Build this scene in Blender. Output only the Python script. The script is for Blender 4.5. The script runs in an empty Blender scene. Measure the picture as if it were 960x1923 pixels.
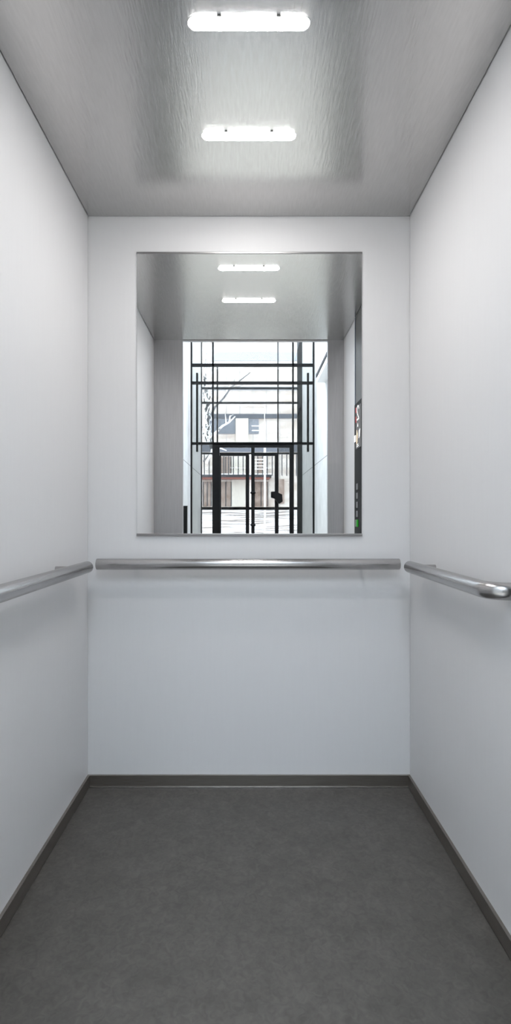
import bpy, bmesh, math, random
from mathutils import Vector, Matrix
random.seed(7)
C = bpy.context.scene.collection
F = 973.0                       # focal length in pixels of the 960 px wide frame
HC = 1.037                      # eye height
W2 = 0.6215                     # half width of the cabin
HT = 2.2                        # cabin height
DP = 1.4                        # cabin depth

# ---------------------------------------------------------------- materials
def mat(name, col, rough=0.5, metal=0.0, emit=None, es=0.0, spec=0.5):
    m = bpy.data.materials.new(name); m.use_nodes = True
    b = m.node_tree.nodes['Principled BSDF']
    b.inputs['Base Color'].default_value = (*col, 1)
    b.inputs['Roughness'].default_value = rough
    b.inputs['Metallic'].default_value = metal
    b.inputs['Specular IOR Level'].default_value = spec
    if emit:
        b.inputs['Emission Color'].default_value = (*emit, 1)
        b.inputs['Emission Strength'].default_value = es
    return m

def noise_mix(m, c1, c2, scale=(1, 1, 1), nscale=5.0, detail=6, lo=0.35, hi=0.65, bump=0.0, bdist=0.001, rough=None):
    nt = m.node_tree; N = nt.nodes; L = nt.links; b = N['Principled BSDF']
    tc = N.new('ShaderNodeTexCoord'); mp = N.new('ShaderNodeMapping')
    mp.inputs['Scale'].default_value = scale
    no = N.new('ShaderNodeTexNoise'); no.inputs['Scale'].default_value = nscale; no.inputs['Detail'].default_value = detail
    L.new(tc.outputs['Object'], mp.inputs['Vector']); L.new(mp.outputs[0], no.inputs['Vector'])
    cr = N.new('ShaderNodeValToRGB')
    cr.color_ramp.elements[0].position = lo; cr.color_ramp.elements[1].position = hi
    cr.color_ramp.elements[0].color = (*c1, 1); cr.color_ramp.elements[1].color = (*c2, 1)
    L.new(no.outputs['Fac'], cr.inputs[0]); L.new(cr.outputs[0], b.inputs['Base Color'])
    if bump:
        bp = N.new('ShaderNodeBump'); bp.inputs['Strength'].default_value = bump; bp.inputs['Distance'].default_value = bdist
        L.new(no.outputs['Fac'], bp.inputs['Height']); L.new(bp.outputs[0], b.inputs['Normal'])
    if rough:
        mr = N.new('ShaderNodeMapRange'); mr.inputs[3].default_value = rough[0]; mr.inputs[4].default_value = rough[1]
        L.new(no.outputs['Fac'], mr.inputs[0]); L.new(mr.outputs[0], b.inputs['Roughness'])
    return m

M = {}
M['wall'] = noise_mix(mat('pale grey laminate', (.6, .6, .6), .5, spec=.4), (.735, .73, .735), (.745, .74, .745), (30, 30, 2), 3, 4, .3, .7)
M['ceiling'] = noise_mix(mat('embossed steel', (.6, .6, .6), .2, 1), (.53, .522, .515), (.575, .57, .562), (1, .13, 1), 150, 3, .3, .7, .28, .0008, (.2, .27))
M['floor'] = noise_mix(mat('dark linoleum', (.1, .1, .1), .5), (.073, .067, .060), (.093, .085, .077), (1, 1, 1), 14, 12, .32, .68, .15, .0006)
def floor_extra():
    nt = M['floor'].node_tree; N = nt.nodes; L = nt.links; b = N['Principled BSDF']
    tc = N.new('ShaderNodeTexCoord'); n2 = N.new('ShaderNodeTexNoise'); n2.inputs['Scale'].default_value = 55; n2.inputs['Detail'].default_value = 10
    n2.inputs['Distortion'].default_value = 1.2
    L.new(tc.outputs['Object'], n2.inputs['Vector'])
    mr = N.new('ShaderNodeMapRange'); mr.inputs[1].default_value = .3; mr.inputs[2].default_value = .7
    mr.inputs[3].default_value = .8; mr.inputs[4].default_value = 1.2
    L.new(n2.outputs['Fac'], mr.inputs[0])
    src = b.inputs['Base Color'].links[0].from_socket
    mx = N.new('ShaderNodeVectorMath'); mx.operation = 'SCALE'
    L.new(src, mx.inputs[0]); L.new(mr.outputs[0], mx.inputs['Scale']); L.new(mx.outputs[0], b.inputs['Base Color'])
floor_extra()
M['front'] = noise_mix(mat('satin steel front', (.5, .5, .5), .34, .9), (.50, .50, .51), (.54, .54, .55), (40, 40, 2), 3, 3)
M['skirt'] = noise_mix(mat('dark brushed skirting steel', (.1, .1, .1), .3, .9), (.29, .265, .24), (.33, .305, .28), (2, 2, 60), 8, 3)
M['steel'] = noise_mix(mat('satin stainless steel', (.5, .5, .5), .22, 1), (.44, .43, .43), (.52, .51, .505), (4, 4, 60), 20, 3, .3, .7, 0, 0, (.2, .3))
M['trim'] = mat('mirror edge aluminium', (.36, .35, .35), .35, 1)
M['mirror'] = mat('silvered mirror', (.95, .945, .94), .0, 1)
M['gap'] = mat('black gap backing', (.02, .02, .02), .8)
M['lamp'] = mat('glowing opal diffuser', (.9, .9, .9), .4, 0, (1, .98, .965), 134)
M['clip'] = mat('dull metal clip', (.25, .25, .25), .5, .6)
M['cop'] = mat('smoked steel panel', (.10, .095, .09), .4, .6)
M['copedge'] = mat('bluish anodised edge', (.10, .13, .20), .3, .6)
M['blackglass'] = mat('black glass', (.012, .012, .012), .55, spec=.08)
M['screen'] = mat('lit grey display', (.04, .04, .04), .5, 0, (.2, .2, .2), .55, .1)
M['digit'] = mat('white glowing figure', (.8, .8, .8), .4, 0, (1, 1, 1), .9)
M['icon'] = mat('warm glowing picture', (.8, .6, .4), .4, 0, (1, .75, .45), .9)
M['red'] = mat('red glowing mark', (.6, .05, .05), .4, 0, (.8, .08, .08), .6)
M['button'] = mat('satin steel button', (.22, .22, .22), .5, .6)
M['green'] = mat('green lit button', (.01, .2, .01), .5, 0, (.01, .35, .01), .35, .1)
M['black'] = mat('black painted steel', (.003, .003, .003), .5, spec=.15)
M['post'] = mat('matt black enclosure', (.004, .004, .004), .6, spec=.15)
M['plaster'] = noise_mix(mat('pale fair-faced concrete', (.7, .7, .7), .8), (.70, .70, .69), (.80, .80, .79), (1, 1, 1), 5, 10, .3, .7, .1, .002)
def joint():
    nt = M['plaster'].node_tree; N = nt.nodes; L = nt.links; b = N['Principled BSDF']
    tc = N.new('ShaderNodeTexCoord'); sp = N.new('ShaderNodeSeparateXYZ'); L.new(tc.outputs['Object'], sp.inputs[0])
    a = N.new('ShaderNodeMath'); a.operation = 'COMPARE'; a.inputs[1].default_value = 1.86; a.inputs[2].default_value = .006
    L.new(sp.outputs[2], a.inputs[0])
    mx = N.new('ShaderNodeMix'); mx.data_type = 'RGBA'
    src = b.inputs['Base Color'].links[0].from_socket
    L.new(a.outputs[0], mx.inputs[0]); L.new(src, mx.inputs[6]); mx.inputs[7].default_value = (.3, .3, .3, 1)
    L.new(mx.outputs[2], b.inputs['Base Color'])
joint()
M['lobbyfloor'] = mat('pale stone', (.80, .74, .66), .35)
M['snow'] = noise_mix(mat('trodden snow', (.9, .9, .9), .7), (.22, .18, .16), (.80, .80, .82), (.35, 3.0, 1), 1.3, 8, .42, .50)
M['bark'] = noise_mix(mat('birch bark with snow', (.9, .9, .9), .8), (.03, .03, .03), (.93, .94, .95), (1, 1, .6), 13, 3, .5, .54)
M['snowbranch'] = noise_mix(mat('snow covered twig', (.9, .9, .9), .8), (.2, .2, .2), (.95, .95, .96), (1, 1, 1), 7, 3, .36, .42)
M['darktwig'] = mat('bare dark twig', (.10, .10, .11), .8)
M['white'] = mat('white painted metal', (.92, .92, .92), .6)
M['roofdark'] = mat('dark roof edge', (.03, .03, .035), .6)
M['rust'] = mat('red brown gutter', (.22, .07, .05), .6)
M['window_tan'] = noise_mix(mat('brown reflecting pane', (.4, .3, .24), .3), (.20, .135, .105), (.32, .25, .21), (1, 1, 1), 3, 3)
M['window_grey'] = noise_mix(mat('blue grey pane', (.3, .3, .34), .3), (.09, .10, .12), (.17, .18, .21), (1, 1, 1), 1, 3)
M['bandgrey'] = mat('pale grey band', (.33, .36, .40), .6)
M['banddark'] = mat('slate grey band', (.06, .065, .08), .6)
M['panel'] = mat('cream facade panel', (.60, .56, .50), .7)
def cladding():
    m = mat('cream plank cladding', (.78, .73, .68), .75); nt = m.node_tree; N = nt.nodes; L = nt.links; b = N['Principled BSDF']
    tc = N.new('ShaderNodeTexCoord'); sp = N.new('ShaderNodeSeparateXYZ'); L.new(tc.outputs['Object'], sp.inputs[0])
    ad = N.new('ShaderNodeMath'); ad.operation = 'ADD'; ad.inputs[1].default_value = 50.12; L.new(sp.outputs[0], ad.inputs[0])
    dv = N.new('ShaderNodeMath'); dv.operation = 'DIVIDE'; dv.inputs[1].default_value = .565; L.new(ad.outputs[0], dv.inputs[0])
    fr = N.new('ShaderNodeMath'); fr.operation = 'FRACT'; L.new(dv.outputs[0], fr.inputs[0])
    lt = N.new('ShaderNodeMath'); lt.operation = 'LESS_THAN'; lt.inputs[1].default_value = .055; L.new(fr.outputs[0], lt.inputs[0])
    no = N.new('ShaderNodeTexNoise'); no.inputs['Scale'].default_value = .8
    mp = N.new('ShaderNodeMapping'); mp.inputs['Scale'].default_value = (1, 1, 6)
    L.new(tc.outputs['Object'], mp.inputs[0]); L.new(mp.outputs[0], no.inputs['Vector'])
    cr = N.new('ShaderNodeValToRGB'); cr.color_ramp.elements[0].position = .35; cr.color_ramp.elements[1].position = .6
    cr.color_ramp.elements[0].color = (.47, .40, .35, 1); cr.color_ramp.elements[1].color = (.60, .555, .515, 1)
    L.new(no.outputs['Fac'], cr.inputs[0])
    mx = N.new('ShaderNodeMix'); mx.data_type = 'RGBA'; L.new(lt.outputs[0], mx.inputs[0]); L.new(cr.outputs[0], mx.inputs[6])
    mx.inputs[7].default_value = (.35, .33, .32, 1); L.new(mx.outputs[2], b.inputs['Base Color'])
    return m
M['cladding'] = cladding()
def glass():
    m = bpy.data.materials.new('tinted glazing'); m.use_nodes = True; nt = m.node_tree; N = nt.nodes; L = nt.links
    N.remove(N['Principled BSDF']); out = N['Material Output']
    t = N.new('ShaderNodeBsdfTransparent'); t.inputs[0].default_value = (.765, .765, .755, 1)  # grey tint put in to dim the overbright outdoors
    g = N.new('ShaderNodeBsdfGlossy'); g.inputs['Roughness'].default_value = .02
    fr = N.new('ShaderNodeFresnel'); fr.inputs[0].default_value = 1.35
    mx = N.new('ShaderNodeMixShader'); L.new(fr.outputs[0], mx.inputs[0]); L.new(t.outputs[0], mx.inputs[1]); L.new(g.outputs[0], mx.inputs[2])
    L.new(mx.outputs[0], out.inputs['Surface']); return m
M['glass'] = glass()

# ---------------------------------------------------------------- helpers
def box(bm, x0, x1, y0, y1, z0, z1):
    mt = Matrix.Translation(((x0+x1)/2, (y0+y1)/2, (z0+z1)/2)) @ Matrix.Diagonal((abs(x1-x0), abs(y1-y0), abs(z1-z0), 1))
    bmesh.ops.create_cube(bm, size=1, matrix=mt)

def obj(name, bm, m, parent=None, smooth=False, bevel=0.0, seg=2):
    me = bpy.data.meshes.new(name); bm.normal_update(); bm.to_mesh(me); bm.free()
    me.materials.append(M[m])
    if smooth:
        for p in me.polygons: p.use_smooth = True
    o = bpy.data.objects.new(name, me); C.objects.link(o)
    if parent is not None:
        o.parent = parent; o.matrix_parent_inverse = Matrix.Translation(parent.location).inverted()
    if bevel:
        b = o.modifiers.new('bevel', 'BEVEL'); b.width = bevel; b.segments = seg; b.limit_method = 'ANGLE'
    return o

def boxobj(name, m, dims, parent=None, bevel=0.0):
    bm = bmesh.new(); box(bm, *dims); return obj(name, bm, m, parent, bevel=bevel)

def struct(o):
    o['kind'] = 'structure'; return o

def thing(name, label, cat, loc, group=None):
    o = bpy.data.objects.new(name, None); C.objects.link(o); o.location = loc; o.empty_display_size = .1
    o['label'] = label; o['category'] = cat
    if group: o['group'] = group
    return o

def tube(bm, pts, rads, n=20, cap=True):
    pts = [Vector(p) for p in pts]
    if not isinstance(rads, (list, tuple)): rads = [rads]*len(pts)
    rings = []; up = None
    for i, p in enumerate(pts):
        t = (pts[min(i+1, len(pts)-1)] - pts[max(i-1, 0)]).normalized()
        if up is None:
            up = Vector((0, 0, 1)) if abs(t.z) < .9 else Vector((1, 0, 0))
        u = (up - t*up.dot(t)).normalized(); v = t.cross(u); up = u
        rings.append([bm.verts.new(p + (u*math.cos(a) + v*math.sin(a))*rads[i]) for a in [2*math.pi*k/n for k in range(n)]])
    for a, b in zip(rings, rings[1:]):
        for k in range(n):
            bm.faces.new((a[k], a[(k+1) % n], b[(k+1) % n], b[k]))
    if cap:
        bm.faces.new(list(reversed(rings[0]))); bm.faces.new(rings[-1])
    bmesh.ops.recalc_face_normals(bm, faces=bm.faces)

def prism(bm, outline, fn, depth):           # outline 2d, fn(u,v,w) -> world point
    a = [bm.verts.new(fn(u, v, 0)) for u, v in outline]; b = [bm.verts.new(fn(u, v, depth)) for u, v in outline]
    n = len(a); bm.faces.new(a); bm.faces.new(list(reversed(b)))
    for k in range(n): bm.faces.new((a[k], b[k], b[(k+1) % n], a[(k+1) % n]))
    bmesh.ops.recalc_face_normals(bm, faces=bm.faces)

# distance z behind the glass of the mirror, as seen in it -> place in the lobby
def X(px, z): return (px-467.5)*z/F
def Zh(py, z): return HC + (972.6-py)*z/F
def Y(z): return 2.0 - z

# ---------------------------------------------------------------- the cabin
struct(boxobj('floor', 'floor', (-W2-.03, W2+.03, -DP, .03, -.04, 0)))
struct(boxobj('wall_back', 'wall', (-W2-.03, W2+.03, 0, .03, 0, HT+.03)))
for s, nm in ((-1, 'left'), (1, 'right')):
    struct(boxobj('wall_'+nm, 'wall', (s*W2, s*(W2+.03), -DP, -.0025, 0, HT+.03)))
struct(boxobj('ceiling', 'ceiling', (-W2+.004, W2-.004, -DP-.02, -.002, HT, HT+.02)))
bm = bmesh.new()
box(bm, -W2-.05, W2+.05, -DP-.02, .05, HT+.031, HT+.05)
for s in (-1, 1): box(bm, s*(W2+.031), s*(W2+.05), -DP-.02, .05, 0, HT+.03)
box(bm, -W2-.05, W2+.05, .031, .05, 0, HT+.03)
struct(obj('trim_1', bm, 'gap'))
OL, OR = -.432, .516                       # the doorway
struct(boxobj('wall_front_left', 'front', (-W2-.03, OL, -DP-.03, -DP, 0, HT+.03)))
struct(boxobj('wall_front_right', 'front', (OR, W2+.03, -DP-.03, -DP, 0, HT+.03)))
struct(boxobj('trim_2', 'trim', (OL, OR, -DP-.03, -DP+.0, HT-.0035, HT-.001)))
struct(boxobj('trim_3', 'trim', (-W2, W2, -DP-.2, -DP, -.04, 0)))
# skirting
BH = .047
struct(boxobj('baseboard_back', 'skirt', (-W2+.0001, W2-.0001, -.009, 0, 0.003, BH)))
for s, nm in ((-1, 'left'), (1, 'right')):
    struct(boxobj('baseboard_'+nm, 'skirt', (s*W2, s*(W2-.009), -DP, -.0095, 0.003, BH)))
bm = bmesh.new(); box(bm, -W2+.009, W2-.009, -.0125, -.009, 0, .004)
struct(obj('trim_4', bm, 'steel'))

# ---------------------------------------------------------------- mirror
t = thing('wall_mirror', 'large frameless wall mirror on the back wall above the handrail, reflecting the lobby', 'mirror', (0, -.001, .9725))
MX0, MX1, MZ0, MZ1 = -.4305, .4345, .974, 2.056
boxobj('mirror_glass', 'mirror', (MX0, MX1, -.006, 0, MZ0, MZ1), t)
boxobj('edge_strip', 'trim', (MX0-.002, MX1+.002, -.009, 0, MZ1-.003, MZ1+.004), t, .001)['label'] = 'thin metal strip along the top edge'
boxobj('edge_strip', 'trim', (MX0-.002, MX1+.002, -.009, 0, MZ0-.006, MZ0+.003), t, .001)['label'] = 'thin metal strip along the bottom edge'

# ---------------------------------------------------------------- handrails
RH, RR, RC = HC-.174, .021, .572
def end_tube(name, pts, parent):
    bm = bmesh.new(); tube(bm, pts, RR, 40)
    o = obj(name, bm, 'steel', parent, True, .0015)
    o.modifiers.new('en', 'EDGE_SPLIT').split_angle = math.radians(60)
    return o
def bracket(x0, x1, y, vertical, parent):
    bm = bmesh.new()
    z = RH+.010 if not vertical else RH
    tube(bm, [(x0, y, z), (x1, y, z)] if not vertical else [(x0, y, z), (x0, 0, z)], .0085, 20)
    return obj('bracket', bm, 'steel', parent, True, .001)
t = thing('handrail', 'straight round steel handrail on the back wall under the mirror', 'handrail', (0, -.05, RH))
end_tube('rail', [(-.5725, -.05, RH), (.5665, -.05, RH)], t)
for x in (-.42, .42): bracket(x, x, -.05, True, t)
def arc_end(s, yend, rho=.045):
    pts = []
    for k in range(0, 13):
        a = math.pi/2*k/12
        pts.append((s*(RC + rho*(1-math.cos(a))), yend - rho*math.sin(a) + rho, RH))
    pts.append((s*W2, yend, RH)); return pts
for s, ystart, yend, yb, lab in ((-1, -.165, -1.22, -.335, 'round steel handrail running along the left wall out of view'),
                                 (1, -.158, -.775, -.275, 'round steel handrail on the right wall with its near end bent into the wall')):
    t = thing('handrail', lab, 'handrail', (s*RC, ystart, RH))
    arc = arc_end(s, yend)
    end_tube('rail', [(s*RC, ystart, RH)] + arc, t)
    bracket(s*RC, s*W2, yb, False, t)
    if s < 0: bracket(s*RC, s*W2, -1.0, False, t)

# ---------------------------------------------------------------- ceiling lamps
def capsule(cx, cy, hl, r, n=24):
    pts = []
    for k in range(n+1):
        a = -math.pi/2 + math.pi*k/n; pts.append((cx+hl-r+r*math.cos(a), cy+r*math.sin(a)))
    for k in range(n+1):
        a = math.pi/2 + math.pi*k/n; pts.append((cx-hl+r+r*math.cos(a), cy+r*math.sin(a)))
    return pts
for cy, lab in ((-.7825, 'glowing pill-shaped ceiling lamp nearer the viewer, the larger looking one'),
                (-.424, 'glowing pill-shaped ceiling lamp nearer the back wall, the smaller looking one')):
    t = thing('ceiling_lamp', lab, 'ceiling lamp', (0, cy, HT), 'pill-shaped ceiling lamps')
    bm = bmesh.new(); rings = []
    for q in range(6):                       # domed lens
        a = math.pi/2*q/5; ins = .0045*(1-math.cos(a)); h = .0012+.0036*math.sin(a)
        rings.append([bm.verts.new((u, v, HT-h)) for u, v in capsule(0, cy, .1418-ins, .0172-ins)])
    for a_, b_ in zip(rings, rings[1:]):
        for k in range(len(a_)): bm.faces.new((a_[k], a_[(k+1) % len(a_)], b_[(k+1) % len(a_)], b_[k]))
    bm.faces.new(rings[0]); bm.faces.new(rings[-1]); bmesh.ops.recalc_face_normals(bm, faces=bm.faces)
    obj('diffuser', bm, 'lamp', t)
    bm = bmesh.new(); prism(bm, capsule(0, cy, .1436, .0178), lambda u, v, w: (u, v, HT-.0012+w), .0012)
    obj('base', bm, 'white', t)
    for sx in (-.069, .069):
        for sy in (-1, 1):
            boxobj('clip', 'clip', (sx-.005, sx+.005, cy+sy*.0171, cy+sy*.0192, HT-.003, HT), t)

# ---------------------------------------------------------------- car operating panel on the right wall
t = thing('control_panel', 'tall dark lift control panel on the right wall, seen in the mirror', 'control panel', (W2, -.92, 0.02))
PX = W2
boxobj('panel_body', 'cop', (PX-.005, PX, -1.005, -.825, .05, HT-.004), t)
boxobj('edge_profile', 'copedge', (PX-.007, PX, -1.0205, -1.005, .05, HT-.004), t)
bg = boxobj('glass_plate', 'blackglass', (PX-.008, PX-.005, -1.0205, -.825, .06, 1.69), t, .0)
bg['label'] = 'black glass lower plate'
sc = boxobj('display', 'screen', (PX-.0095, PX-.008, -.975, -.845, 1.43, 1.665), t)
def on_panel(name, m, outline, h=.001):     # outline in (towards the front wall, height)
    bm = bmesh.new(); prism(bm, outline, lambda u, v, w: (PX-.0095-w, u, v), h); return obj(name, bm, m, sc)
def stroke(pts, w):
    L, R = [], []
    for i, p in enumerate(pts):
        a = Vector(pts[max(i-1, 0)]); b = Vector(pts[min(i+1, len(pts)-1)]); d = (b-a).normalized(); n = Vector((-d.y, d.x))*w/2
        L.append(tuple(Vector(p)+n)); R.append(tuple(Vector(p)-n))
    return L + R[::-1]
# floor figure 2: the viewer in the cabin faces the right wall (+X), so left-to-right runs towards -Y
cx_, cz_ = -.918, 1.628
two = [(-.024, .018), (-.02, .03), (-.008, .037), (.008, .037), (.02, .029), (.022, .014), (.012, -.004), (-.006, -.02), (-.022, -.034)]
on_panel('floor_figure', 'digit', stroke([(cx_-u, cz_+v) for u, v in two], .008))
on_panel('floor_figure', 'digit', stroke([(cx_+.026, cz_-.037), (cx_-.026, cz_-.037)], .008))
on_panel('arrow_symbol', 'digit', [(-.931, 1.548), (-.921, 1.570), (-.911, 1.548), (-.921, 1.553)])
on_panel('red_mark', 'red', [(-.973, 1.635), (-.965, 1.635), (-.965, 1.665), (-.973, 1.665)])
on_panel('red_mark', 'red', [(-.973, 1.58), (-.965, 1.58), (-.965, 1.615), (-.973, 1.615)])
on_panel('picture', 'digit', [(-.895, 1.48), (-.87, 1.49), (-.86, 1.53), (-.89, 1.522)])
on_panel('picture', 'icon', [(-.955, 1.455), (-.935, 1.465), (-.928, 1.51), (-.945, 1.535), (-.953, 1.50)])
on_panel('caption_line', 'digit', [(-.95, 1.447), (-.91, 1.45), (-.91, 1.454), (-.95, 1.451)])
on_panel('caption_line', 'digit', [(-.95, 1.437), (-.90, 1.44), (-.90, 1.444), (-.95, 1.441)])
boxobj('white_tab', 'digit', (PX-.0095, PX-.008, -1.018, -.985, 1.475, 1.512), t)
for z in (1.214, 1.162, 1.111, 1.060):
    b = boxobj('button', 'button', (PX-.0115, PX-.008, -.958, -.918, z-.0175, z+.0175), t, .002)
b = boxobj('button', 'green', (PX-.0125, PX-.008, -.951, -.912, .987, 1.027), t, .002); b['label'] = 'green lit button'
c_ = boxobj('key_plate', 'button', (PX-.0115, PX-.008, -.984, -.953, .987, 1.027), t, .001)

# ---------------------------------------------------------------- lobby
LX, RX = -.925, 1.03
ZF = -9.2
struct(boxobj('floor_lobby', 'lobbyfloor', (LX-.2, RX+.2, ZF, -DP-.2, -.05, -.0)))
struct(boxobj('wall_lobby_left', 'plaster', (LX-.2, LX, -8.0, -DP-.2, 0, 4.6)))
struct(boxobj('wall_lobby_right', 'plaster', (RX, RX+.2, -8.0, -DP-.2, 0, 4.6)))
bm = bmesh.new()
box(bm, LX-.2, OL-.03, -DP-.2, -DP-.031, 0, 4.6); box(bm, OR+.03, RX+.2, -DP-.2, -DP-.031, 0, 4.6)
box(bm, OL-.03, OR+.03, -DP-.2, -DP-.031, 2.42, 4.6)
box(bm, OL-.03, OR+.03, -DP-.06, -DP-.031, HT+.06, 2.42)
struct(obj('wall_lobby_end', bm, 'plaster'))
bm = bmesh.new(); box(bm, .915, RX, -5.0, -DP-.2, 2.86, 2.96)
struct(obj('trim_5', bm, 'white'))
struct(boxobj('trim_6', 'roofdark', (.905, .915, -5.0, -DP-.2, 2.93, 2.97)))

t = thing('card_reader_post', 'slim black post against the left lobby wall, seen at the bottom left in the mirror', 'post', (-.86, -5.0, 0))
boxobj('post_body', 'post', (-.889, -.833, -5.05, -4.97, .01, 1.19), t, .004)
boxobj('foot_plate', 'post', (-.90, -.82, -5.07, -4.95, 0, .012), t)
boxobj('cap', 'post', (-.891, -.831, -5.052, -4.968, 1.19, 1.20), t)

# inner screen with the double door
def bar(name, parent, z, px0, px1, py0, py1, dep=.05, m='black', off=0):
    return boxobj(name, m, (X(px0, z), X(px1, z), Y(z)-dep+off, Y(z)+off, Zh(py1, z), Zh(py0, z)), parent)
TOP = 560
z = 8.0
t = thing('glazed_screen', 'black steel framed glass screen across the lobby with long vertical bars, seen in the mirror', 'glass screen', (.05, Y(z), 0))
GB = 1096   # floor at this distance
for a, b in ((358, 361), (587.6, 590.8)): bar('upright', t, z, a, b, TOP, GB)
bar('upright', t, z, 398.4, 401.6, TOP, 831); bar('upright', t, z, 549, 552, TOP, 831)
for a, b in ((683, 688), (716.6, 721.3), (830.5, 835)): bar('transom', t, z, 361, 587.6, a, b, .048)
for a, b in ((369, 372.6), (576.2, 579.8)): bar('vertical_bar', t, z, a, b, 702, 849, .04, 'black', .045)
bar('door_post', t, z, 399, 412.5, 840, GB, .06); bar('door_post', t, z, 544, 552, 840, GB, .06)
bar('door_head', t, z, 399, 552, 833, 840.5, .06)
g = boxobj('glass_pane', 'glass', (X(361, z), X(587.6, z), Y(z)-.03, Y(z)-.024, Zh(830.5, z), Zh(TOP, z)), t)
for a, b in ((361, 399), (522.8, 544), (552, 587.6)):
    boxobj('glass_pane', 'glass', (X(a, z), X(b, z), Y(z)-.03, Y(z)-.024, 0, Zh(835, z)), t)
d = thing('glass_door', 'black steel framed glass door leaf on the left of the entrance, seen in the mirror', 'door', (X(413, z), Y(z), 0))
bar('top_rail', d, z, 413, 468, 850.6, 856, .05); bar('stile', d, z, 461.6, 468.4, 856, GB-2, .05)
bar('stile', d, z, 412.6, 415.2, 856, GB-2, .05); bar('bottom_rail', d, z, 415.2, 461.6, GB-20, GB-2, .05)
boxobj('glass_pane', 'glass', (X(415.2, z), X(461.6, z), Y(z)-.03, Y(z)-.024, Zh(GB-20, z), Zh(856, z)), d)
d = thing('glass_door', 'black steel framed glass door leaf on the right with a black lock box, seen in the mirror', 'door', (X(475, z), Y(z), 0))
bar('stile', d, z, 472, 478.4, 841, GB-2, .05); bar('stile', d, z, 516.3, 522.8, 856, GB-2, .05)
bar('top_rail', d, z, 478.4, 522.8, 850.6, 856, .05); bar('bottom_rail', d, z, 478.4, 516.3, GB-20, GB-2, .05)
boxobj('glass_pane', 'glass', (X(478.4, z), X(516.3, z), Y(z)-.03, Y(z)-.024, Zh(GB-20, z), Zh(856, z)), d)
for hy in (924, 984.5):
    bm = bmesh.new(); tube(bm, [(X(470.4, z), Y(z)+.01, Zh(hy+1.5, z)), (X(480, z), Y(z)+.01, Zh(hy+1.5, z))], .016, 12); obj('hinge', bm, 'black', d, True)
bm = bmesh.new()
lock = [(509, 923.5), (521, 922.5), (524, 926), (530, 928.5), (531, 942), (525, 946), (522, 945), (517, 937), (509, 934.5)]
prism(bm, [(X(a, z-.06), Zh(b, z-.06)) for a, b in lock], lambda u, v, w: (u, Y(z)+.002+w, v), .06)
obj('lock_box', bm, 'black', d)

# outer screen
z = 10.0; GB = 1073.5
t = thing('glazed_screen', 'outer black glazed wall with a thick column on the right, behind the glass doors', 'glass screen', (.05, Y(z), 0))
bar('upright', t, z, 376.6, 379.4, TOP, GB)
bar('column', t, z, 559, 571.8, TOP, GB, .12)
bar('upright', t, z, 407, 409.7, 687, 832, .05); bar('upright', t, z, 521, 523.4, TOP, GB, .05)
bar('transom', t, z, 379.4, 559, 727.3, 730.8, .049); bar('transom', t, z, 379.4, 559, 754.7, 758, .049)
bar('transom', t, z, 379.4, 559, 850, 853, .049); bar('transom', t, z, 379.4, 559, 952.2, 957.4, .049)
boxobj('glass_pane', 'glass', (X(379.4, z), X(559, z), Y(z)-.03, Y(z)-.024, 0, Zh(TOP, z)), t)

# ---------------------------------------------------------------- outdoors
zb = 22.0
# snowy bank rising to the building
bm = bmesh.new(); nx, ny = 24, 30; grid = []
for j in range(ny+1):
    row = []
    for i in range(nx+1):
        x = -9+18*i/nx; zz = 10.2 + (23-10.2)*j/ny
        h = -.05 + max(0, (zz-11))/11*1.45
        h += .035*math.sin(x*2.1+zz*1.7)+.025*math.sin(zz*5.3+x) if 0 < j < ny else 0
        row.append(bm.verts.new((x, Y(zz), h)))
    grid.append(row)
for j in range(ny):
    for i in range(nx): bm.faces.new((grid[j][i], grid[j][i+1], grid[j+1][i+1], grid[j+1][i]))
r = bmesh.ops.extrude_face_region(bm, geom=bm.faces[:])
for v in [e for e in r['geom'] if isinstance(e, bmesh.types.BMVert)]: v.co.z = -.5
bmesh.ops.recalc_face_normals(bm, faces=bm.faces)
struct(obj('ground', bm, 'snow', smooth=False))

t = thing('building', 'cream clad building with grey bands and brown windows across the snowy yard', 'building', (0, Y(zb), 1.3))
def bb(name, m, px0, px1, py0, py1, dep=.08, back=0):
    return boxobj(name, m, (X(px0, zb), X(px1, zb), Y(zb)-back, Y(zb)+dep, Zh(py1, zb), Zh(py0, zb)), t)
boxobj('wall', 'cladding', (-7, 7, Y(zb)-3, Y(zb), 1.0, 10.5), t)
boxobj('roof', 'white', (-7.2, 7.2, Y(zb)-3.2, Y(zb)+.3, 10.5, 10.7), t)
bb('band', 'bandgrey', 393, 565, 662, 678, .05)
bb('band', 'banddark', 393, 565, 778, 786, .08)
bb('band', 'banddark', 379, 565, 836, 849, .06)
bb('band', 'bandgrey', 379, 565, 727, 733, .05)
for a, b, c, d_, m in ((393, 442, 787, 815, 'window_grey'), (467, 486, 787, 815, 'window_grey'), (527, 545, 665, 676, 'window_grey'),
                     (414, 434, 858, 893, 'window_tan'), (483, 494, 858, 893, 'window_tan'),
                     (382, 397, 905, 951, 'window_tan'), (414, 434.5, 905, 951, 'window_tan'), (478, 503, 905, 951, 'window_tan'), (524, 534, 900, 946, 'window_tan')):
    w = bb('window', m, a, b, c, d_, .04)
    if m == 'window_tan' and (b-a) > 12:
        n_ = max(2, int((b-a)/9))
        for k in range(n_+1):
            xx = X(a+(b-a)*k/n_, zb); boxobj('mullion', 'roofdark', (xx-.016, xx+.016, Y(zb)+.04, Y(zb)+.07, Zh(d_, zb), Zh(c, zb)), w)
bb('facade_panel', 'panel', 443, 466.5, 786, 831, .06); bb('facade_panel', 'panel', 435, 461, 858, 893, .05); bb('facade_panel', 'panel', 435, 461, 900, 951, .05)
cn = bb('canopy', 'roofdark', 379, 509, 893.5, 898, .6); bb('gutter', 'rust', 379, 506, 898, 901, .55)
bb('snow_ledge', 'white', 379, 509, 891.5, 893.5, .6)

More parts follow.
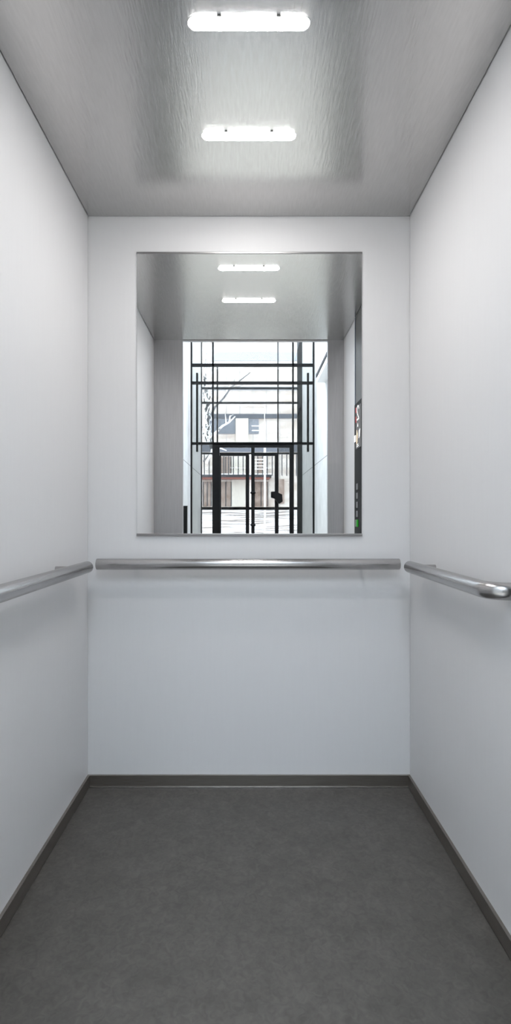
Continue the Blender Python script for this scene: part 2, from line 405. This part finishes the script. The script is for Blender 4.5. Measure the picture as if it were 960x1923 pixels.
t = thing('balcony_railing', 'thin dark vertical balcony rails on the building facade, seen in the mirror', 'railing', (0, Y(21.2), 3.0))
for k in range(20):
    px = 384+k*9.1; xx = X(px, 21.3)
    boxobj('baluster', 'roofdark', (xx-.02, xx+.02, Y(21.3), Y(21.3)+.03, Zh(893.6, 21.3), Zh(853, 21.3)), t)
boxobj('top_rail', 'roofdark', (X(382, 21.3), X(560, 21.3), Y(21.3), Y(21.3)+.04, Zh(853, 21.3), Zh(852, 21.3)), t)

# added white pole and slats in place of lamp reflections in the glazing
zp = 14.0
t = thing('reflection_pole', 'added thin white pole with short slats imitating lamp reflections, seen in the mirror', 'pole', (X(497.5, zp), Y(zp), .3))
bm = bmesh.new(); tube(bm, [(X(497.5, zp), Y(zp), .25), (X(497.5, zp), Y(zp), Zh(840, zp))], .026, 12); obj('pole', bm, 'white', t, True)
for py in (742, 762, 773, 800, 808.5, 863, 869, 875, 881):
    boxobj('reflection_slat', 'white', (X(473, zp), X(497, zp), Y(zp)-.012, Y(zp)+.012, Zh(py+.8, zp), Zh(py-.8, zp)), t)
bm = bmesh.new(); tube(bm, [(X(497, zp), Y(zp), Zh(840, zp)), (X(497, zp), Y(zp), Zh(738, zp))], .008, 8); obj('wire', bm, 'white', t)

# snow dusted birch tree
zt = 13.0
t = thing('birch_tree', 'black and white birch with snowy branches behind the left of the glass screen', 'tree', (X(388, zt), Y(zt), .15))
def P(px, py, dz=0): return (X(px, zt+dz), Y(zt+dz), Zh(py, zt+dz))
bm = bmesh.new(); tube(bm, [(X(406, zt), Y(zt), .1), P(406, 930), P(404, 860), P(397, 835), P(389, 800), P(391, 760), P(384, 715), P(388, 670), P(385, 600)], [.05, .048, .05, .06, .06, .045, .03, .02, .012], 12)
obj('trunk', bm, 'bark', t, True)
brs = [([(389, 835), (400, 818), (418, 800), (431, 793), (442, 782)], .045, 'snowbranch'), ([(431, 793), (432, 782), (438, 779)], .025, 'snowbranch'), ([(425, 797), (424, 785), (423, 778)], .02, 'snowbranch'),
       ([(391, 790), (404, 765), (420, 748), (434, 728), (452, 714), (470, 700)], .03, 'darktwig'), ([(420, 748), (428, 730), (440, 715), (449, 690)], .018, 'snowbranch'),
       ([(388, 775), (382, 745), (380, 728)], .03, 'bark'), ([(389, 760), (397, 740), (399, 720)], .02, 'bark'), ([(386, 715), (396, 695), (398, 670), (394, 640)], .018, 'snowbranch'),
       ([(386, 710), (381, 690), (384, 660)], .018, 'snowbranch'), ([(434, 728), (450, 726), (462, 720)], .01, 'darktwig'), ([(388, 690), (398, 682), (404, 660)], .012, 'snowbranch'),
       ([(388, 870), (396, 852), (403, 838), (415, 842), (425, 846)], .03, 'snowbranch'), ([(382, 867), (392, 855), (398, 848)], .02, 'darktwig'), ([(388, 830), (381, 812), (380, 800)], .03, 'bark')]
for pts, r, m in brs:
    dz = random.uniform(-.6, .6); n = len(pts); bm = bmesh.new()
    tube(bm, [P(a, b, dz*i/(n-1)) for i, (a, b) in enumerate(pts)], [r*(1-.7*i/(n-1)) for i in range(n)], 8)
    obj('branch', bm, m, t, True)
bm = bmesh.new()
for k in range(110):
    px = random.uniform(380, 400); py = random.uniform(640, 840); dz = random.uniform(-.5, .5)
    pts = [(px, py)]
    for q in range(3): pts.append((pts[-1][0]+random.uniform(-5, 5), pts[-1][1]-random.uniform(2, 9)))
    tube(bm, [P(a, b, dz) for a, b in pts], [.010, .009, .007, .004], 5)
o_ = obj('twigs', bm, 'snowbranch', t); o_['kind'] = 'stuff'

# ---------------------------------------------------------------- daylight
w = bpy.data.worlds.new('World'); bpy.context.scene.world = w; w.use_nodes = True
bgn = w.node_tree.nodes['Background']; bgn.inputs[0].default_value = (.77, .88, 1.0, 1); bgn.inputs[1].default_value = 9.0

# ---------------------------------------------------------------- camera
cam = bpy.data.cameras.new('camera'); co = bpy.data.objects.new('camera', cam); C.objects.link(co)
co.location = (0, -2.0, HC); co.rotation_euler = (math.radians(90), 0, 0)
cam.sensor_fit = 'VERTICAL'; cam.sensor_height = 36; cam.sensor_width = 36
cam.lens = F*36/1923
cam.shift_x = (480-467.5)/1923; cam.shift_y = -(961.5-972.6)/1923
cam.clip_start = .02; cam.clip_end = 100
S = bpy.context.scene; S.camera = co
S.view_settings.view_transform = 'Standard'; S.view_settings.look = 'None'
S.view_settings.exposure = 0; S.view_settings.gamma = 1; S.view_settings.use_curve_mapping = False
